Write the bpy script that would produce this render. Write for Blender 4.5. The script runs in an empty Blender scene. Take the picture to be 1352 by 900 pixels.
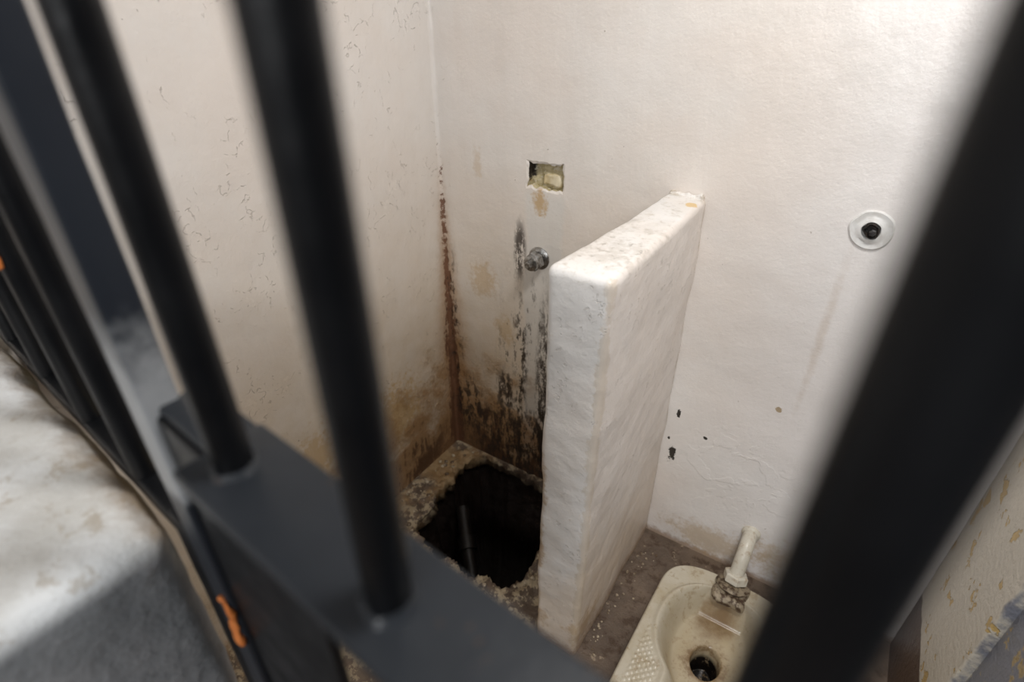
import bpy, bmesh, math, random
from mathutils import Vector, Matrix, noise
random.seed(4)
S = bpy.context.scene
S.view_settings.view_transform = 'Standard'
XL, YB, XR = -1.18, 1.376, 0.42

# ------------------------------------------------------------------ node helper
class NT:
    def __init__(s, name, rough=0.5, metal=0.0):
        s.m = bpy.data.materials.new(name); s.m.use_nodes = True
        s.t = s.m.node_tree; s.n = s.t.nodes; s.n.clear()
        s.out = s.n.new('ShaderNodeOutputMaterial')
        s.b = s.n.new('ShaderNodeBsdfPrincipled')
        s.t.links.new(s.b.outputs[0], s.out.inputs[0])
        s.b.inputs['Roughness'].default_value = rough
        s.b.inputs['Metallic'].default_value = metal
        g = s.n.new('ShaderNodeNewGeometry'); s.P = g.outputs['Position']; s.N = g.outputs['Normal']
        x = s.n.new('ShaderNodeSeparateXYZ'); s.t.links.new(s.P, x.inputs[0])
        s.X, s.Y, s.Z = x.outputs
    def link(s, v, i):
        if isinstance(v, (int, float)): i.default_value = v
        elif isinstance(v, (tuple, list)):
            i.default_value = tuple(v) + ((1,) if (i.type == 'RGBA' and len(v) == 3) else ())
        else: s.t.links.new(v, i)
    def M(s, op, a, b=0.0, clamp=False):
        n = s.n.new('ShaderNodeMath'); n.operation = op; n.use_clamp = clamp
        s.link(a, n.inputs[0]); s.link(b, n.inputs[1]); return n.outputs[0]
    def add(s, a, b): return s.M('ADD', a, b)
    def sub(s, a, b): return s.M('SUBTRACT', a, b)
    def mul(s, a, b): return s.M('MULTIPLY', a, b)
    def ss(s, v, a, b, c=0.0, d=1.0):
        n = s.n.new('ShaderNodeMapRange'); n.interpolation_type = 'SMOOTHSTEP'
        s.link(v, n.inputs[0]); s.link(a, n.inputs[1]); s.link(b, n.inputs[2]); s.link(c, n.inputs[3]); s.link(d, n.inputs[4])
        return n.outputs[0]
    def V(s, op, a, b):
        n = s.n.new('ShaderNodeVectorMath'); n.operation = op
        s.link(a, n.inputs[0]); s.link(b, n.inputs[1]); return n
    def noise(s, sc, det=4, ro=0.6, st=(1, 1, 1), off=(0, 0, 0), dist=0.0):
        v = s.V('MULTIPLY', s.P, st).outputs[0]
        v = s.V('ADD', v, off).outputs[0]
        n = s.n.new('ShaderNodeTexNoise'); n.inputs['Scale'].default_value = sc
        n.inputs['Detail'].default_value = det; n.inputs['Roughness'].default_value = ro
        n.inputs['Distortion'].default_value = dist
        s.t.links.new(v, n.inputs['Vector']); return n.outputs[0]
    def vor(s, sc, feat='DISTANCE_TO_EDGE', warp=0.03, wsc=15):
        n0 = s.n.new('ShaderNodeTexNoise'); n0.inputs['Scale'].default_value = wsc; n0.inputs['Detail'].default_value = 5
        s.t.links.new(s.P, n0.inputs['Vector'])
        w = s.V('MULTIPLY', n0.outputs['Color'], (warp,) * 3).outputs[0]
        v = s.V('ADD', s.P, w).outputs[0]
        n = s.n.new('ShaderNodeTexVoronoi'); n.feature = feat; n.inputs['Scale'].default_value = sc
        s.t.links.new(v, n.inputs['Vector']); return n.outputs['Distance']
    def blob(s, c, r, nz=None, k=0.8, soft=0.4):
        v = s.V('SUBTRACT', s.P, c).outputs[0]
        v = s.V('MULTIPLY', v, tuple(1.0 / q for q in r)).outputs[0]
        L = s.n.new('ShaderNodeVectorMath'); L.operation = 'LENGTH'; s.t.links.new(v, L.inputs[0])
        d = L.outputs['Value']
        if nz is not None: d = s.add(d, s.mul(s.sub(nz, 0.5), k * 2))
        return s.ss(d, 1.0, 1.0 - soft)
    def mix(s, f, a, b):
        n = s.n.new('ShaderNodeMix'); n.data_type = 'RGBA'
        s.link(f, n.inputs[0]); s.link(a, n.inputs[6]); s.link(b, n.inputs[7]); return n.outputs[2]
    def bump(s, h, dist=0.01, st=1.0):
        n = s.n.new('ShaderNodeBump'); n.inputs['Distance'].default_value = dist; n.inputs['Strength'].default_value = st
        s.link(h, n.inputs['Height']); s.t.links.new(n.outputs[0], s.b.inputs['Normal'])
    def col(s, c): s.link(c, s.b.inputs['Base Color'])
    def rough(s, c): s.link(c, s.b.inputs['Roughness'])

# ------------------------------------------------------------------ materials
def wall_mat():
    t = NT('painted_plaster_stained', 0.32)
    n1 = t.noise(2.2, 4); n2 = t.noise(9, 7, 0.68, off=(3, 1, 7)); n3 = t.noise(45, 6, 0.7)
    st = t.noise(7, 8, 0.75, st=(6, 6, 1.1)); fine = t.noise(130, 4, 0.7)
    cd = t.add(t.sub(t.X, XL), t.sub(YB, t.Y))
    wet = t.ss(t.X, -0.36, -0.5)
    onback = t.ss(t.Y, 1.33, 1.37)
    c = t.mix(t.ss(n1, .35, .65), (.79, .75, .71), (.765, .70, .645))
    c = t.mix(t.mul(t.mul(wet, t.ss(t.Z, 1.5, 0.1)), t.ss(n2, .2, .7, .6, 1.0)), c, (.60, .475, .325))
    c = t.mix(t.mul(t.ss(t.X, -.3, .1), .6), c, (.80, .79, .80))
    # smooth cement strip beneath niche
    strip = t.mul(t.ss(t.M('ABSOLUTE', t.add(t.X, t.add(.79, t.mul(t.sub(n2, .5), .05)))), .075, .055), t.ss(t.Z, 1.14, 1.1))
    strip = t.mul(strip, t.ss(t.Y, 1.3, 1.37))
    c = t.mix(t.mul(strip, .6), c, (.68, .66, .62))
    # ochre patches
    for ce, r, a in [((-1.02, YB, .80), (.07, .2, .09), .5), ((XL, .86, .49), (.2, .10, .09), .6), ((-.805, YB, 1.10), (.035, .2, .05), .8),
                  ((-1.03, YB, 1.17), (.02, .1, .06), .3), ((-.93, YB, .62), (.05, .2, .08), .5), ((XL, 1.05, .35), (.2, .16, .16), .8), ((XL, .70, .40), (.2, .14, .12), .6)]:
        c = t.mix(t.mul(t.blob(ce, r, t.add(t.mul(n3, .6), t.mul(n2, .4)), 2.0, .7), a), c, (.52, .34, .15))
    # grime rising from the floor
    g = t.add(t.sub(t.mul(t.sub(.60, t.Z), 2.5), t.mul(cd, .75)), t.mul(t.sub(n2, .5), 2.9))
    g1 = t.mul(t.ss(g, .1, 1.0), wet)
    c = t.mix(t.mul(g1, .85), c, (.33, .175, .062))
    gd = t.add(g, t.mul(t.sub(st, .5), 2.2))
    g2 = t.mul(t.ss(t.add(gd, t.mul(onback, .15)), .98, 1.45), wet)
    c = t.mix(t.mul(g2, .9), c, (.085, .036, .016))
    # base-line grime on the clean side
    b2 = t.mul(t.ss(t.add(t.Z, t.mul(t.sub(n3, .5), .05)), .035, .005), t.ss(t.X, -.5, -.36))
    c = t.mix(t.mul(b2, .8), c, (.30, .19, .11))
    # rust line in the corner : soft halo then ragged core
    w = t.ss(t.Z, 1.25, 0.1, .005, .040)
    cdn = t.add(cd, t.mul(t.sub(n3, .5), .055))
    hal = t.mul(t.ss(cdn, t.mul(w, 4.0), 0.0), t.ss(t.Z, 1.25, .8))
    c = t.mix(t.mul(hal, .7), c, (.41, .23, .10))
    rl = t.ss(t.M('DIVIDE', cdn, t.mul(w, t.add(.1, t.mul(t.M('POWER', st, 2.0), 3.8)))), 1.0, .6)
    rl = t.mul(rl, t.ss(t.add(t.Z, t.mul(t.sub(n3, .5), .5)), 1.28, 1.1))
    c = t.mix(t.mul(rl, .88), c, (.15, .062, .032))
    # black mould
    mn = t.add(t.mul(st, .45), t.mul(t.noise(55, 7, .8, st=(1, 1, .5)), .55))
    for ce, r, th in [((-.84, YB, .34), (.18, .3, .66), .535), ((-.874, YB, .93), (.030, .3, .13), .46), ((-.80, YB, .10), (.44, .3, .30), .47),
                      ((-.765, YB, .42), (.055, .3, .48), .46), ((-.87, YB, .50), (.04, .3, .34), .48), ((-1.1, YB, .22), (.09, .3, .2), .48), ((-.93, YB, .36), (.06, .3, .13), .46),
                      ((-1.16, YB, .5), (.05, .3, .5), .52)]:
        m = t.mul(t.blob(ce, r, None, 0, .6), t.ss(mn, th, th + .05))
        c = t.mix(t.mul(t.mul(m, onback), .88), c, (.035, .024, .018))
    # faint blistered paint on the left wall
    e = t.vor(24, warp=.12, wsc=12)
    ck = t.mul(t.ss(e, .03, .01), t.mul(t.ss(n2, .48, .56), t.ss(t.X, -1.1, -1.17)))
    ck = t.mul(ck, t.ss(n3, .5, .58))
    c = t.mix(t.mul(ck, .25), c, (.36, .30, .24))
    sp = t.mul(t.ss(t.vor(22, 'F1', .05), .06, .04), t.ss(n3, .53, .6))
    c = t.mix(t.mul(sp, .6), c, (.25, .2, .16))
    # drip below outlet and paint loss
    d = t.blob((-.005, YB, .90), (.016, .1, .28), n3, .7, .9)
    c = t.mix(t.mul(d, .3), c, (.50, .38, .27))
    c = t.mix(t.blob((-.045, YB, .66), (.010, .1, .012), n3, .9, .3), c, (.42, .33, .22))
    # yellow brown stains low on the clean wall
    for ce, r in [((-.12, YB, .08), (.2, .2, .08)), ((.18, YB, .12), (.25, .2, .12))]:
        c = t.mix(t.mul(t.blob(ce, r, t.add(t.mul(n3, .5), t.mul(n2, .5)), 1.8, .8), .6), c, (.50, .36, .20))
    bk = t.add(t.blob((-.300, YB, .535), (.006, .1, .014), n3, 1.4, .1), t.blob((-.297, YB, .368), (.011, .1, .032), n3, 1.9, .1))
    bk = t.add(bk, t.add(t.blob((-.21, YB, .48), (.007, .1, .006), n3, 1.2, .1), t.blob((-.315, YB, .43), (.004, .1, .006), n3, 1.2, .1)))
    bk = t.M('MINIMUM', bk, 1.0)
    c = t.mix(bk, c, (.04, .035, .03))
    t.col(c)
    t.rough(t.add(.17, t.add(t.mul(n2, .16), t.mul(g1, .35))))
    pe = t.ss(t.noise(16, 3, .5, off=(9, 9, 9), dist=.5), .5, .55)
    pm = t.mul(pe, t.blob((-.1, YB, .38), (.3, .4, .25), None, 0, .8))
    drip = t.noise(6, 3, .5, st=(3, 3, .5))
    h = t.add(t.mul(n3, .24), t.add(t.mul(t.noise(5, 2), 1.3), t.mul(fine, .05)))
    h = t.add(t.add(h, t.mul(drip, .4)), t.mul(pm, .12))
    h = t.add(h, t.add(t.mul(ck, -.2), t.mul(g1, t.mul(n3, .8))))
    t.bump(h, .008, .8)
    return t.m

def partition_mat():
    t = NT('thick_white_paint', .36)
    n1 = t.noise(3, 4); n2 = t.noise(14, 6, .65); n3 = t.noise(60, 5, .7); big = t.noise(7, 2, .5); lump = t.noise(26, 4, .6)
    c = t.mix(t.ss(n1, .35, .65), (.81, .795, .775), (.78, .73, .68))
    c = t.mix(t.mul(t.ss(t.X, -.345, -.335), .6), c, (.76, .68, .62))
    c = t.mix(t.mul(t.ss(t.add(t.Z, t.mul(t.sub(n2, .5), .6)), .65, .0), .65), c, (.64, .51, .375))
    c = t.mix(t.mul(t.ss(n3, .60, .70), .35), c, (.55, .46, .35))
    c = t.mix(t.blob((-.352, 1.31, 1.19), (.016, .02, .05), n3, .4, .3), c, (.72, .52, .26))
    nn = t.add(t.mul(n3, .5), t.mul(n2, .5))
    for ce, r in [((-.455, .82, .12), (.04, .1, .05)), ((-.46, .82, .62), (.02, .1, .09)), ((-.46, .82, .38), (.03, .1, .10)), ((-.335, .86, .10), (.05, .1, .08))]:
        c = t.mix(t.mul(t.blob(ce, r, nn, 2.4, .8), .65), c, (.42, .27, .13))
    # worn grey top and chipped front corner
    top = t.mul(t.ss(t.Z, 1.15, 1.18), t.ss(nn, .47, .58))
    c = t.mix(t.mul(top, .4), c, (.50, .45, .38))
    eg2 = t.blob((-.331, .825, .6), (.02, .02, 2.0), nn, 1.8, .4)
    c = t.mix(t.mul(eg2, .4), c, (.52, .42, .29))
    eg = t.mul(t.ss(t.add(t.X, t.mul(t.sub(n2, .5), .03)), -.445, -.462), t.ss(t.Z, 1.0, .3))
    c = t.mix(t.mul(eg, .65), c, (.36, .24, .13))
    c = t.mix(t.mul(t.ss(t.add(t.Z, t.mul(t.sub(n3, .5), .12)), .06, .0), .8), c, (.33, .20, .11))
    c = t.mix(t.mul(t.mul(t.ss(t.Y, 1.35, 1.372), t.ss(n2, .45, .6)), .6), c, (.42, .33, .22))
    t.col(c)
    chip = t.mul(t.ss(n3, .58, .64), t.ss(n2, .50, .58))
    t.bump(t.add(t.add(t.mul(big, .9), t.mul(lump, .40)), t.add(t.mul(n3, .20), t.mul(chip, -.22))), .006, .85)
    return t.m

def floor_mat():
    t = NT('grimy_concrete', .5)
    n1 = t.noise(5, 6, .65); n2 = t.noise(22, 7, .7, off=(4, 2, 1)); n3 = t.noise(80, 5, .7)
    c = t.mix(t.ss(n1, .35, .65), (.10, .07, .05), (.18, .13, .093))
    c = t.mix(t.mul(t.ss(n2, .5, .62), .8), c, (.07, .04, .023))
    c = t.mix(t.mul(t.ss(t.noise(17, 6, .7, off=(8, 8, 8)), .62, .66), .7), c, (.42, .33, .23))
    ring = t.mul(t.ss(t.X, -.45, -.5), t.ss(n2, .48, .56))
    c = t.mix(t.mul(ring, .8), c, (.48, .39, .26))
    c = t.mix(t.mul(t.mul(t.ss(t.X, -.9, -1.1), t.ss(n1, .42, .58)), .7), c, (.33, .20, .08))
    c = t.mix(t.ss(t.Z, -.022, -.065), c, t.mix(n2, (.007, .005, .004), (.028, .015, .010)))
    t.col(c); t.rough(t.ss(n2, .3, .7, .3, .75))
    t.bump(t.add(t.mul(n2, .8), t.mul(n3, .4)), .01, .9)
    return t.m

def steel_mat():
    t = NT('black_painted_steel', .33)
    n2 = t.noise(60, 5, .7); n3 = t.noise(20, 4)
    c = t.mix(n3, (.003, .0032, .0038), (.006, .0064, .0075))
    c = t.mix(t.ss(n2, .70, .75), c, (.03, .015, .01))
    t.b.inputs['Specular IOR Level'].default_value = .18
    t.col(c); t.rough(t.ss(n3, .3, .7, .28, .45)); t.bump(n2, .001, .5); return t.m
def rail_mat():
    t = NT('grey_painted_steel', .35)
    n2 = t.noise(70, 5, .7); n3 = t.noise(18, 4)
    c = t.mix(n3, (.011, .013, .016), (.021, .024, .029))
    c = t.mix(t.ss(n2, .66, .72), c, (.075, .045, .027))
    t.b.inputs['Specular IOR Level'].default_value = .26
    t.col(c); t.bump(n3, .002, .6); return t.m
def post_mat():
    t = NT('post_paint_baked_glare', .35)
    n2 = t.noise(30, 6, .7); n3 = t.noise(12, 4)
    c = t.mix(n3, (.012, .014, .019), (.020, .024, .031))
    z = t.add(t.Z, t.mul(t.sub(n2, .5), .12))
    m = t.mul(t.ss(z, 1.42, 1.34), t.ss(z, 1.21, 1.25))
    c = t.mix(t.mul(m, .7), c, (.36, .37, .38))  # whitish glare on the post, painted into the colour as a light grey patch
    t.b.inputs['Specular IOR Level'].default_value = .3
    t.col(c); t.bump(n3, .002, .6); return t.m
def ledge_mat():
    t = NT('ledge_two_tone_paint', .38)
    n1 = t.noise(6, 5); n2 = t.noise(25, 6, .7); n3 = t.noise(90, 4, .7)
    s = t.ss(t.add(t.Z, t.mul(t.sub(n1, .5), .02)), 1.092, 1.122)
    white = t.mix(t.ss(n1, .35, .65), (.78, .80, .81), (.56, .555, .53))
    d = t.add(t.Y, t.mul(t.X, .089))
    white = t.mix(t.mul(t.ss(t.add(d, t.mul(t.sub(n2, .5), .09)), .040, .095), .85), white, (.24, .16, .09))
    white = t.mix(t.mul(t.ss(n2, .56, .64), .5), white, (.36, .30, .22))
    grey = t.mix(t.ss(n1, .35, .65), (.19, .20, .21), (.33, .33, .34))
    grey = t.mix(t.mul(t.ss(n2, .58, .66), .5), grey, (.12, .11, .10))
    t.col(t.mix(s, grey, white)); t.bump(t.add(t.mul(n1, 1.0), t.add(t.mul(n2, .25), t.mul(n3, .1))), .012, .9); return t.m
def simple(name, c1, c2, rough=.5, metal=0, sc=30, bd=.002, th=(.4, .6)):
    t = NT(name, rough, metal); n = t.noise(sc, 5, .65)
    t.col(t.mix(t.ss(n, *th), c1, c2)); t.bump(n, bd, .7); return t.m
def rightwall_mat():
    t = NT('peeling_cream_wall', .4)
    n2 = t.noise(16, 5, .6); n1 = t.noise(4, 4); n3 = t.noise(60, 4, .7)
    c = t.mix(n1, (.64, .60, .52), (.56, .52, .44))
    c = t.mix(t.ss(n2, .60, .62), c, (.54, .38, .15))
    c = t.mix(t.ss(t.add(t.Z, t.mul(t.sub(n2, .5), .03)), .245, .235), c, (.08, .048, .032))
    gs = t.ss(t.add(t.Y, t.mul(t.sub(n2, .5), .05)), 1.005, .995)
    c = t.mix(gs, c, t.mix(t.ss(n2, .56, .58), (.20, .21, .25), (.43, .32, .15)))
    t.col(c); t.bump(t.add(n3, t.mul(t.ss(n2, .60, .62), -1)), .004, .8); return t.m
def yellowsill_mat():
    t = NT('peeling_yellow_sill', .5)
    n = t.noise(28, 5, .65); n2 = t.noise(14, 5, .65, off=(5, 5, 5))
    c = t.mix(t.ss(n, .42, .5), (.10, .065, .04), (.58, .44, .17))
    c = t.mix(t.ss(n2, .54, .58), c, (.045, .035, .03))
    t.col(c); t.bump(n, .006, 1); return t.m
def niche_mat():
    t = NT('broken_ochre_plaster', .65)
    n = t.noise(40, 5, .65); n2 = t.noise(70, 5, .7)
    c = t.mix(t.ss(n, .4, .6), (.50, .42, .23), (.66, .57, .36))
    c = t.mix(t.ss(n2, .56, .6), c, (.70, .64, .50))
    c = t.mix(t.blob((nx0 - .002, YB + .01, nz1 - .02), (.022, .06, .035), n2, 1.0, .4), c, (.03, .022, .015))
    t.col(c); t.bump(t.add(n, n2), .008, 1); return t.m
def pan_mat():
    t = NT('stained_cream_enamel', .24)
    n = t.noise(9, 6, .65); n2 = t.noise(40, 5, .7)
    c = t.mix(t.ss(n, .35, .7), (.56, .51, .41), (.46, .39, .27))
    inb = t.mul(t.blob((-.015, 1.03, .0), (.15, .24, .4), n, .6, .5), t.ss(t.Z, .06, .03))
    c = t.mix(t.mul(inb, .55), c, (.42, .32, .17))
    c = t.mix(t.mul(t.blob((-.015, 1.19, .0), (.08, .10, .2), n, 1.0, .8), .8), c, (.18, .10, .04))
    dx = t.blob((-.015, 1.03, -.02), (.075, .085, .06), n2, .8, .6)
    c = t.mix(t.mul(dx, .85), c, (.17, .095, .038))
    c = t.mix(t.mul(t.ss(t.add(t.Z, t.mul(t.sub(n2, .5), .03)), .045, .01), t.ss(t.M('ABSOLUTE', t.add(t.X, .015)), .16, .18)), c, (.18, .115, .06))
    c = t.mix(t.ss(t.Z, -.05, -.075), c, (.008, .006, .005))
    c = t.mix(t.mul(t.ss(n2, .54, .64), .5), c, (.33, .24, .14))
    t.col(c); t.bump(n2, .001, .5); return t.m

nx0, nx1, nz0, nz1 = -.849, -.735, 1.137, 1.207
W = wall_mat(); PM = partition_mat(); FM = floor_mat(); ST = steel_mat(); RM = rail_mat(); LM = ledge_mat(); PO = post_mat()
CHR = simple('dull_chrome', (.50, .50, .50), (.28, .27, .25), .28, 1.0, 80)
BLK = simple('black_gunk', (.006, .006, .006), (.03, .02, .015), .6, 0, 120, .004)
NICHE = niche_mat()
WHT = simple('white_pipe_paint', (.62, .58, .49), (.44, .35, .25), .3, 0, 45, .002, (.5, .7))
RUST = simple('rusty_nut', (.32, .26, .18), (.07, .04, .022), .5, .2, 60, .003)
CAULK = simple('white_caulk', (.72, .72, .71), (.64, .63, .61), .22, 0, 40, .002)
ORG = simple('orange_primer', (.62, .20, .05), (.5, .14, .03), .5, 0, 60)
GRN = simple('green_plastic', (.03, .38, .20), (.04, .46, .26), .4)
CEIL = simple('ceiling_paint', (.75, .74, .72), (.68, .67, .65), .6)
RW = rightwall_mat(); YS = yellowsill_mat(); PAN = pan_mat()
PITP = simple('corroded_pipe', (.016, .012, .010), (.008, .006, .005), .5, .1)

# ------------------------------------------------------------------ mesh helpers
def obj(name, verts, faces, mats, smooth=True, parent=None, fm=None):
    me = bpy.data.meshes.new(name); me.from_pydata([tuple(v) for v in verts], [], faces)
    for m in (mats if isinstance(mats, list) else [mats]): me.materials.append(m)
    me.validate(); me.update()
    for i, p in enumerate(me.polygons):
        p.use_smooth = smooth
        if fm: p.material_index = fm[i]
    o = bpy.data.objects.new(name, me); S.collection.objects.link(o)
    if parent: o.parent = parent
    return o
def recalc(o):
    bm = bmesh.new(); bm.from_mesh(o.data); bmesh.ops.recalc_face_normals(bm, faces=bm.faces); bm.to_mesh(o.data); bm.free()
def empty(name):
    e = bpy.data.objects.new(name, None); S.collection.objects.link(e); e.empty_display_size = .1; return e
AX, AN = Vector((.9961, -.0887, 0)), Vector((.0887, .9961, 0)); AO = Vector((0, .100, 0))
def F(p):
    q = AO + AX * p[0] + AN * p[1] + Vector((0, 0, p[2])); q.x = max(q.x, XL + .003); return q
def axis_coords(a, b, r, step):
    c = [a, a + r * .15, a + r * .4, a + r * .7, a + r]
    n = max(1, int((b - a - 2 * r) / step))
    c += [a + r + (b - a - 2 * r) * i / n for i in range(1, n)]
    c += [b - r, b - r * .7, b - r * .4, b - r * .15, b]
    return c
def rbox_data(lo, hi, r, step=.02, amp=0, sc=6, xf=None):
    r = min(r, min(hi[i] - lo[i] for i in range(3)) * .49)
    ax = [axis_coords(lo[i], hi[i], r, step) for i in range(3)]
    vs, idx, fs = [], {}, []
    def vid(i, j, k):
        if (i, j, k) in idx: return idx[(i, j, k)]
        p = Vector((ax[0][i], ax[1][j], ax[2][k]))
        q = Vector([min(max(p[a], lo[a] + r), hi[a] - r) for a in range(3)])
        d = p - q; nrm = d.normalized() if d.length > 1e-9 else Vector((0, 0, 1))
        p = q + nrm * r
        if amp:
            p += nrm * (noise.noise(p * sc) * amp + noise.noise(p * sc * 4) * amp * .28)
        if xf: p = xf(p)
        idx[(i, j, k)] = len(vs); vs.append(p); return idx[(i, j, k)]
    N = [len(a) - 1 for a in ax]
    for a in range(3):
        b, c = (a + 1) % 3, (a + 2) % 3
        for side in (0, N[a]):
            for u in range(N[b]):
                for v in range(N[c]):
                    q = []
                    for (du, dv) in ((0, 0), (1, 0), (1, 1), (0, 1)):
                        ijk = [0, 0, 0]; ijk[a] = side; ijk[b] = u + du; ijk[c] = v + dv
                        q.append(vid(*ijk))
                    if side == 0: q.reverse()
                    fs.append(tuple(q))
    return vs, fs
def rbox(name, lo, hi, r, mat, step=.02, amp=0, sc=6, xf=None, parent=None):
    v, f = rbox_data(lo, hi, r, step, amp, sc, xf)
    return obj(name, v, f, mat, True, parent)
def lathe(name, prof, origin, axis, mat, seg=32, parent=None, smooth=True, wob=0):
    axis = Vector(axis).normalized(); a = axis.orthogonal().normalized(); b = axis.cross(a)
    vs, fs = [], []
    for (r, h) in prof:
        for k in range(seg):
            an = 2 * math.pi * k / seg
            rr = r * (1 + wob * noise.noise(Vector((math.cos(an) * 1.5, math.sin(an) * 1.5, h * 20))))
            vs.append(Vector(origin) + axis * h + (a * math.cos(an) + b * math.sin(an)) * rr)
    for i in range(len(prof) - 1):
        for k in range(seg):
            k2 = (k + 1) % seg
            fs.append((i * seg + k, i * seg + k2, (i + 1) * seg + k2, (i + 1) * seg + k))
    fs.append(tuple(range(seg))[::-1])
    n = len(prof) - 1; fs.append(tuple(n * seg + k for k in range(seg)))
    o = obj(name, vs, fs, mat, smooth, parent)
    recalc(o)
    if smooth:
        m = o.modifiers.new('es', 'EDGE_SPLIT'); m.split_angle = math.radians(40)
    return o
def tube(name, pts, r, mat, parent=None, seg=20):
    cu = bpy.data.curves.new(name, 'CURVE'); cu.dimensions = '3D'; cu.bevel_depth = r; cu.bevel_resolution = 6; cu.use_fill_caps = True
    sp = cu.splines.new('BEZIER'); sp.bezier_points.add(len(pts) - 1)
    for bp, p in zip(sp.bezier_points, pts):
        bp.co = p; bp.handle_left_type = bp.handle_right_type = 'AUTO'
    cu.resolution_u = 12
    o = bpy.data.objects.new(name, cu); S.collection.objects.link(o); cu.materials.append(mat)
    dg = bpy.context.evaluated_depsgraph_get(); me = bpy.data.meshes.new_from_object(o.evaluated_get(dg))
    bpy.data.objects.remove(o); o = bpy.data.objects.new(name, me); S.collection.objects.link(o)
    if not me.materials: me.materials.append(mat)
    for p in me.polygons: p.use_smooth = True
    if parent: o.parent = parent
    return o

# ------------------------------------------------------------------ room shell
ZT = 2.6
vs, fs, fm = [], [], []
def quad(a, b, c, d, m=0):
    i = len(vs); vs.extend([a, b, c, d]); fs.append((i, i + 1, i + 2, i + 3)); fm.append(m)
RX0, RX1, RZ0, RZ1 = nx0 - .06, nx1 + .06, nz0 - .06, nz1 + .06
xs = [XL, RX0, RX1, XR + .2]; zs = [-.02, RZ0, RZ1, ZT]
for i in range(3):
    for j in range(3):
        if i == 1 and j == 1: continue
        quad((xs[i], YB, zs[j]), (xs[i + 1], YB, zs[j]), (xs[i + 1], YB, zs[j + 1]), (xs[i], YB, zs[j + 1]))
K = 20
def edge_pts(x0, x1, z0, z1, jit):
    out = []
    C = [(x0, z0), (x1, z0), (x1, z1), (x0, z1)]
    for e in range(4):
        a, b = C[e], C[(e + 1) % 4]
        for k in range(K):
            x = a[0] + (b[0] - a[0]) * k / K; z = a[1] + (b[1] - a[1]) * k / K
            x += noise.noise(Vector((x * 70, z * 70, 3))) * jit; z += noise.noise(Vector((x * 70, z * 70, 9))) * jit
            out.append((x, z))
    return out
inn = edge_pts(nx0, nx1, nz0, nz1, .008); mid = edge_pts(nx0 - .006, nx1 + .006, nz0 - .006, nz1 + .006, .008); out_ = edge_pts(RX0, RX1, RZ0, RZ1, 0)
for k in range(4 * K):
    k2 = (k + 1) % (4 * K)
    A, B, C_ = out_, mid, inn
    quad((A[k][0], YB, A[k][1]), (A[k2][0], YB, A[k2][1]), (B[k2][0], YB, B[k2][1]), (B[k][0], YB, B[k][1]))
    quad((B[k][0], YB, B[k][1]), (B[k2][0], YB, B[k2][1]), (C_[k2][0], YB + .004, C_[k2][1]), (C_[k][0], YB + .004, C_[k][1]))
    quad((C_[k][0], YB + .004, C_[k][1]), (C_[k2][0], YB + .004, C_[k2][1]), (C_[k2][0], YB + .036, C_[k2][1]), (C_[k][0], YB + .036, C_[k][1]), 1)
quad((XL, YB + .12, -.02), (XR + .2, YB + .12, -.02), (XR + .2, YB + .12, ZT), (XL, YB + .12, ZT))
quad((XL, YB, ZT), (XR + .2, YB, ZT), (XR + .2, YB + .12, ZT), (XL, YB + .12, ZT))
wb = obj('wall_back', vs, fs, [W, NICHE], False, None, fm)
nic = empty('wall_niche')
vs, fs = [], []
G = 24
for i in range(G + 1):
    for j in range(G + 1):
        x = nx0 - .01 + (nx1 - nx0 + .02) * i / G; z = nz0 - .01 + (nz1 - nz0 + .02) * j / G
        y = YB + .028 + noise.noise(Vector((x * 40, z * 40, 2))) * .008 + noise.noise(Vector((x * 110, z * 110, 2))) * .004
        if x > nx0 + .04 and z < nz0 + .045: y -= .007
        vs.append((x, y, z))
for i in range(G):
    for j in range(G):
        k = i * (G + 1) + j; fs.append((k, k + G + 1, k + G + 2, k + 1))
obj('broken_back_face', vs, fs, NICHE, True, nic)
rbox('peeled_paint_lump', (nx0 + .045, YB + .014, nz0 + .010), (nx1 - .012, YB + .032, nz1 - .03), .006, simple('peeled_cream', (.60, .49, .28), (.68, .60, .42)), .006, .009, 50, None, nic)

wl = rbox('wall_left', (XL - .12, -2.2, -.02), (XL, YB + .12, ZT), .002, W, .3)
wr = empty('wall_right')
rbox('cream_pier', (XR, 1.0, -.02), (XR + .14, YB - .001, ZT), .006, RW, .1, .002, 6, None, wr)
rbox('grey_return', (XR + .02, .12, -.02), (XR + .14, 1.01, ZT), .006, RW, .1, .002, 6, None, wr)
rbox('ceiling', (XL, -2.2, ZT), (XR + .8, YB + .12, ZT + .1), .002, CEIL, .5)
vs, fs = [], []
K = 6; NZ = 200
for j in range(NZ + 1):
    z = ZT * j / NZ
    r = .011 + .004 * noise.noise(Vector((0, 0, z * 9))) + .003 * noise.noise(Vector((0, 3, z * 40)))
    for k in range(K + 1):
        a = math.pi / 2 * k / K
        vs.append((XL + r * (1 - math.sin(a)), YB - r * (1 - math.cos(a)), z))
for j in range(NZ):
    for k in range(K):
        i = j * (K + 1) + k; fs.append((i, i + 1, i + K + 2, i + K + 1))
o = obj('trim_corner', vs, fs, W)

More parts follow.
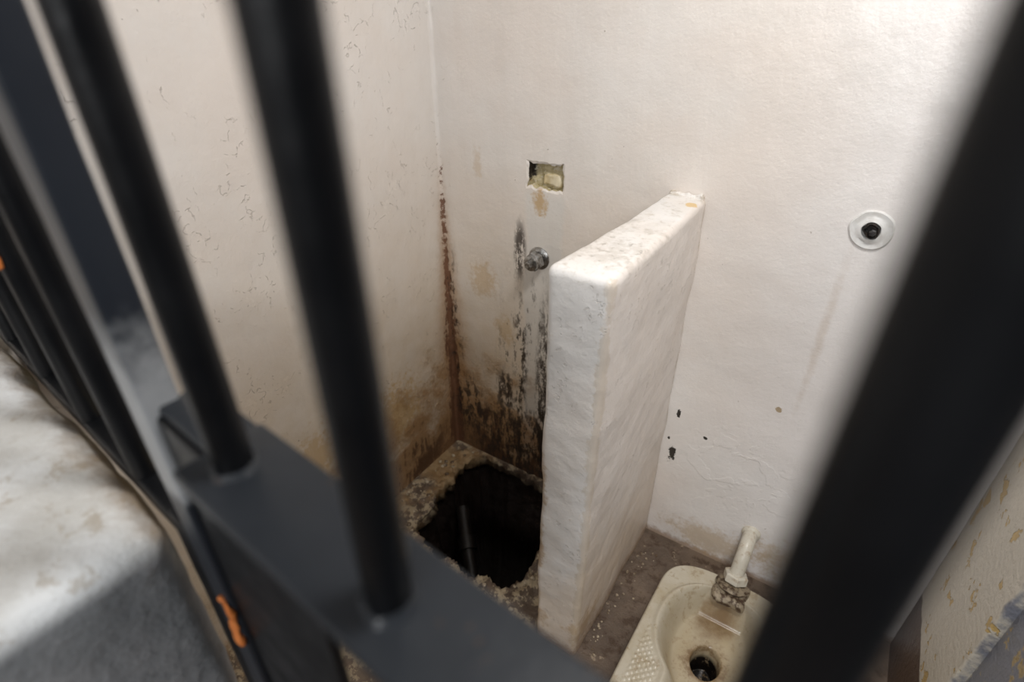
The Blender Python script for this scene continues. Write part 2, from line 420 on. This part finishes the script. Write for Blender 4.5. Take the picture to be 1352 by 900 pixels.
# ------------------------------------------------------------------ floor with broken opening
vs, fs = [], []
HC = Vector((-.83, 1.12))
hole = [(-1.035, .925), (-1.03, 1.03), (-1.062, 1.10), (-1.05, 1.18), (-1.085, 1.24), (-1.06, 1.33), (-1.02, 1.366), (-.9, 1.368), (-.766, 1.366), (-.60, 1.366), (-.585, 1.25),
        (-.61, 1.1), (-.585, .97), (-.63, .895), (-.70, .915), (-.745, .872), (-.83, .90), (-.87, .865), (-.96, .90)]
pol = []
for i in range(len(hole)):
    a = Vector(hole[i]); b = Vector(hole[(i + 1) % len(hole)])
    for k in range(10):
        p = a.lerp(b, k / 10); q = Vector((p.x * 30, p.y * 30, 0))
        d = (p - HC).normalized()
        s = noise.noise(q) * .014 + noise.noise(q * 3) * .014 + noise.noise(q * 7) * .005
        p = p + d * s; p.y = min(p.y, 1.370); pol.append(p)
n = len(pol)
X0, X1, Y0, Y1 = XL, -.44, .5, YB
def outer(p):
    d = (p - HC).normalized(); t = 1e9
    if d.x > 1e-6: t = min(t, (X1 - HC.x) / d.x)
    if d.x < -1e-6: t = min(t, (X0 - HC.x) / d.x)
    if d.y > 1e-6: t = min(t, (Y1 - HC.y) / d.y)
    if d.y < -1e-6: t = min(t, (Y0 - HC.y) / d.y)
    return HC + d * t
R = 18
rings = []
for r in range(R + 1):
    f = (r / R) ** 1.5; row = []
    for p in pol:
        q = p.lerp(outer(p), f)
        z = 0.0
        e = (1 - f)
        if r < R: z = noise.noise(Vector((q.x * 22, q.y * 22, 1))) * .022 * e + noise.noise(Vector((q.x * 70, q.y * 70, 4))) * .012 * e
        if r == 0: z -= .008
        row.append(len(vs)); vs.append((q.x, q.y, z))
    rings.append(row)
for r in range(R):
    for k in range(n):
        k2 = (k + 1) % n; fs.append((rings[r][k], rings[r + 1][k], rings[r + 1][k2], rings[r][k2]))
prev = rings[0]
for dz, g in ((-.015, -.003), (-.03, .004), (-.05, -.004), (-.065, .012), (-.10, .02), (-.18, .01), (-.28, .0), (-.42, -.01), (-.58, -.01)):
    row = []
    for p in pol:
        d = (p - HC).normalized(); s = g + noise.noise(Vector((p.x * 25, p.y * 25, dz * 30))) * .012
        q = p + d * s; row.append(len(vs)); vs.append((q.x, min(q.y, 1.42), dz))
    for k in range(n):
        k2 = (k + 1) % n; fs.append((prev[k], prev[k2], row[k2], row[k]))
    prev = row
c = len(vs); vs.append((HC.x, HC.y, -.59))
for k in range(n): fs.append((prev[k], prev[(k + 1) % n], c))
def rect(x0, x1, y0, y1):
    i = len(vs); vs.extend([(x0, y0, 0), (x1, y0, 0), (x1, y1, 0), (x0, y1, 0)]); fs.append((i, i + 1, i + 2, i + 3))
ox0, ox1, oy0, oy1 = -.15, .12, .72, 1.2
rect(-.44, ox0, .5, YB); rect(ox1, XR + .2, .5, YB); rect(ox0, ox1, .5, oy0); rect(ox0, ox1, oy1, YB)
rect(XL, XR + .8, -2.2, .5)
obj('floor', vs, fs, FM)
dp = empty('broken_drain_pipe')
tube('sloping_pipe', [(-1.03, 1.20, -.16), (-.9, 1.07, -.24), (-.74, .93, -.40)], .026, PITP, dp)
lathe('socket', [(.028, 0), (.036, .0), (.036, .05), (.028, .05)], (-.95, 1.12, -.205), (.13, -.13, -.08), PITP, 24, dp)
vs, fs = [], []
def pebble(x, y, rad):
    bm = bmesh.new(); bmesh.ops.create_icosphere(bm, subdivisions=1, radius=rad)
    b0 = len(vs)
    for v in bm.verts: vs.append((x + v.co.x * random.uniform(.7, 1.3), y + v.co.y * random.uniform(.7, 1.3), rad * .35 + v.co.z * .7))
    for f in bm.faces: fs.append(tuple(b0 + v.index for v in f.verts))
    bm.free()
for i in range(190):
    p = random.choice(pol); d = (p - HC).normalized(); q = p + d * random.uniform(.01, .16)
    if q.y > 1.35 or q.x > -.5 or q.x < -1.165: continue
    pebble(q.x, q.y, random.uniform(.003, .010))
for i in range(45):
    pebble(-.322 + abs(random.gauss(0, .03)), random.uniform(.85, 1.34), random.uniform(.0015, .005))
obj('concrete_rubble', vs, fs, simple('rubble', (.46, .38, .27), (.12, .075, .04)), False)

# ------------------------------------------------------------------ partition
def pskew(p):
    f = (p.y - .82) / (YB - .82)
    x = p.x
    if p.x < -.40: x = p.x + .035 * f * ((-.40 - p.x) / .064)
    hz = p.z + (0.0 if p.z < .5 else .006 * f)
    return Vector((x, p.y, hz))
rbox('partition_wall', (-.464, .825, -.01), (-.331, YB + .006, 1.182), .016, PM, .011, .0056, 6.5, pskew)
rbox('paint_blister', (-.425, 1.366, 1.175), (-.342, 1.379, 1.196), .007, PM, .005, .008, 50)

# ------------------------------------------------------------------ water valve, outlet
vv = empty('shower_valve'); vo = (-.803, YB, .922)
lathe('flange', [(.036, -.002), (.036, .003), (.028, .008), (.020, .010), (.020, .03)], vo, (0, -1, 0), CHR, 36, vv)
lathe('hex_body', [(.028, .018), (.030, .020), (.030, .038), (.027, .041)], vo, (0, -1, 0), CHR, 6, vv, False)
lathe('collar', [(.021, .038), (.024, .042), (.023, .054), (.015, .057)], vo, (0, -1, 0), CHR, 32, vv)
lathe('spindle', [(.012, .05), (.012, .070), (.009, .073)], vo, (0, -1, 0), CHR, 6, vv, False)
po = empty('pipe_outlet'); pc = (.019, YB, 1.179)
lathe('caulk_ring', [(.001, -.001), (.043, -.001), (.043, .002), (.040, .005), (.034, .004), (.028, .004), (.023, .008), (.019, .0085), (.017, .005), (.0165, .001)], pc, (0, -1, 0), CAULK, 48, po, True, .08)
lathe('pipe_stub', [(.016, .0), (.0165, .008), (.014, .014), (.011, .010), (.010, .004)], pc, (0, -1, 0), BLK, 24, po, True, .35)
lathe('bolt_remnant', [(.008, .002), (.008, .016), (.005, .018)], (.022, YB, 1.176), (0.1, -1, .1), simple('corroded_bolt', (.06, .06, .06), (.02, .015, .015), .4, .5), 6, po, False)

# ------------------------------------------------------------------ squat toilet
CX = -.015; YA, YZ = .60, 1.275
def smooth(a, b, x):
    t = min(max((x - a) / (b - a), 0), 1); return t * t * (3 - 2 * t)
def hw(y):
    base = .198 - .012 * (y - YA) / (YZ - YA)
    rb, rf = .13, .07
    if y > YZ - rb: base *= max(0.0, 1 - ((y - (YZ - rb)) / rb) ** 3) ** (1 / 3)
    if y < YA + rf: base *= max(0.0, 1 - ((YA + rf - y) / rf) ** 2.6) ** (1 / 2.6)
    return max(base, .002)
def bw(y):
    e = 0
    if abs(y - 1.06) < .165: e = .150 * (1 - (abs(y - 1.06) / .165) ** 2.2) ** (1 / 2.2)
    s = 0
    if y > .66 and y < 1.1: s = .078 * (1 if y > .72 else (max(0, 1 - ((.72 - y) / .06) ** 2)) ** .5)
    k = .02
    return max(e, s) + (k * math.exp(-abs(e - s) / k) * .5 if e > 0 and s > 0 else 0)
def ph(x, y):
    z = .062
    b = bw(y)
    if b > 0:
        d = b - abs(x)
        dyb = min(1.225 - y, y - .66)
        d = min(d, dyb)
        z += .006 * math.exp(-((d + .006) / .009) ** 2)
        z -= smooth(0, .055, d) * (.085 if y > .95 else .05 + .035 * smooth(.68, .95, y))
    hd = math.hypot(x, (y - 1.035) * .8)
    z -= .10 * smooth(.043, .031, hd)
    if abs(x) > b + .022 and abs(x) < hw(y) - .022 and .68 < y < 1.0:
        z += .0035 * max(0, math.sin(x * math.pi / .0095) * math.sin(y * math.pi / .0095)) ** .6
    return z
NY, NX = 250, 140
vs, fs = [], []
for i in range(NY + 1):
    tt = i / NY; y = YA + (YZ - YA) * (.5 - .5 * math.cos(math.pi * tt)) * .35 + (YZ - YA) * tt * .65
    y = min(max(y, YA + .0001), YZ - .0001); w = hw(y)
    for j in range(NX + 1):
        s = -1 + 2 * j / NX; x = w * s
        vs.append((CX + x, y, ph(x, y)))
for i in range(NY):
    for j in range(NX):
        k = i * (NX + 1) + j; fs.append((k, k + 1, k + NX + 2, k + NX + 1))
rim = [i * (NX + 1) for i in range(NY + 1)] + [NY * (NX + 1) + j for j in range(1, NX + 1)] + [i * (NX + 1) + NX for i in range(NY - 1, -1, -1)] + [j for j in range(NX - 1, 0, -1)]
pr = rim
for (off, z) in ((.004, .058), (.006, .05), (.007, .0), (.007, -.01)):
    row = []
    for k in rim:
        x, y, _ = vs[k]; d = Vector((x - CX, (y - .94) * .5)); d = d.normalized() if d.length else d
        row.append(len(vs)); vs.append((x + d.x * off, y + d.y * off, z))
    for a in range(len(rim)):
        b = (a + 1) % len(rim); fs.append((pr[a], pr[b], row[b], row[a]))
    pr = row
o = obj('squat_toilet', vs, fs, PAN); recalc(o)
fp = empty('flush_pipe')
tube('pipe', [(-.013, YB - .002, .188), (-.013, 1.345, .190), (-.013, 1.308, .172), (-.014, 1.278, .125), (-.015, 1.255, .08)], .021, WHT, fp)
ax = Vector((0, -.4, -1)).normalized()
lathe('wall_collar', [(.028, .0), (.028, .006), (.022, .012)], (-.013, YB, .188), (0, -1, 0), WHT, 28, fp)
lathe('coupling_nut', [(.031, 0), (.036, .004), (.036, .026), (.032, .030)], (-.014, 1.272, .112), ax, WHT, 6, fp, False)
lathe('spud_flange', [(.026, .026), (.046, .032), (.050, .040), (.042, .048)], (-.014, 1.268, .108), ax, RUST, 32, fp, True, .14)
rbox('inlet_cup', (-.062, 1.185, .045), (.034, 1.262, .076), .02, RUST, .008, .008, 30, None, fp)

# ------------------------------------------------------------------ barred gate
gate = empty('barred_gate')
ZR = 1.33
def bar(name, s, z0, z1, r=.0128):
    p = F((s, 0, 0))
    prof = [(r, z0)] + [(r * (1 + .01 * noise.noise(Vector((s * 9, 0, z * 6)))), z) for z in [z0 + (z1 - z0) * i / 24 for i in range(1, 24)]] + [(r, z1)]
    lathe(name, prof, (p.x, p.y, 0), (0, 0, 1), ST, 32, gate)
    if z0 > 1.3: lathe(name + '_weld', [(r + .005, ZR + .001), (r + .003, ZR + .003), (r + .0005, ZR + .006)], (p.x, p.y, 0), (0, 0, 1), RM, 24, gate, True, .15)
for i, s in enumerate((-.309, -.152, .018, .175, .33)):
    bar('bar_%d' % (i + 1), s, ZR, ZT)
rbox('cross_rail', (-.338, -.030, ZR - .008), (XR - .0, .036, ZR + .002), .003, RM, .03, .0006, 20, F, gate)
rbox('rail_tenon', (-.425, -.004, ZR - .010), (-.335, .034, ZR + .0), .003, RM, .03, .0006, 20, F, gate)
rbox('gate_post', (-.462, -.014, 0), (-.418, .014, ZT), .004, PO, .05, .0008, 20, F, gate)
rbox('lock_plate', (-.424, -.008, .75), (-.225, .0, ZR - .008), .003, ST, .03, .001, 12, F, gate)
rbox('jamb_flat', (-.508, -.012, 0), (-.468, .012, 1.16), .004, ST, .04, .001, 12, F, gate)
rbox('sill_angle', (-1.172, -.012, 1.128), (-.475, .014, 1.150), .004, ST, .04, .001, 12, F, gate)
rbox('primer_chip', (-.432, -.017, 1.02), (-.418, -.013, 1.09), .002, ORG, .004, .006, 60, F, gate)
rbox('primer_chip_high', (-.757, -.016, 1.36), (-.741, -.011, 1.395), .002, ORG, .003, .004, 60, F, gate)
for i, s in enumerate((-.594, -.751, -.908, -1.065)):
    bar('side_bar_%d' % (i + 1), s, 1.145, ZT)

rbox('concrete_ledge', (-1.175, -.42, 0), (-.515, -.012, 1.134), .03, LM, .02, .011, 6, F)
rbox('inner_sill', (-1.172, .016, 1.02), (-.53, .085, 1.125), .01, YS, .012, .009, 25, F)
g0 = F((-1.07, .02, 1.118))
rbox('green_bottle_cap', tuple(g0), tuple(g0 + Vector((.07, .035, .03))), .01, GRN, .006, .002, 30)

# ------------------------------------------------------------------ lights
def area(name, loc, tgt, sx, sy, e, c=(1, 1, 1)):
    l = bpy.data.lights.new(name, 'AREA'); l.shape = 'RECTANGLE'; l.size = sx; l.size_y = sy; l.energy = e; l.color = c
    o = bpy.data.objects.new(name, l); S.collection.objects.link(o); o.location = loc
    o.rotation_euler = (Vector(tgt) - Vector(loc)).to_track_quat('-Z', 'Y').to_euler(); return o
area('ceiling_lamp', (.15, .55, 2.52), (.1, 1.1, 0.3), .35, .3, 19.5, (1, .98, .955))
area('corridor_window_light', (.35, -1.9, 2.05), (-.2, 1.2, 1.0), .8, .55, 34, (.98, .99, 1))
w = bpy.data.worlds.new('world'); S.world = w; w.use_nodes = True
w.node_tree.nodes['Background'].inputs[0].default_value = (.85, .92, 1, 1); w.node_tree.nodes['Background'].inputs[1].default_value = .08

cam = bpy.data.cameras.new('camera'); co = bpy.data.objects.new('camera', cam); S.collection.objects.link(co)
co.location = (0, 0, 1.6); co.rotation_euler = (math.radians(90 - 31.58), 0, math.radians(33.3))
cam.sensor_width = 36; cam.lens = 19.49; cam.clip_start = .005
cam.dof.use_dof = True; cam.dof.focus_distance = 1.35; cam.dof.aperture_fstop = 2.3
S.camera = co
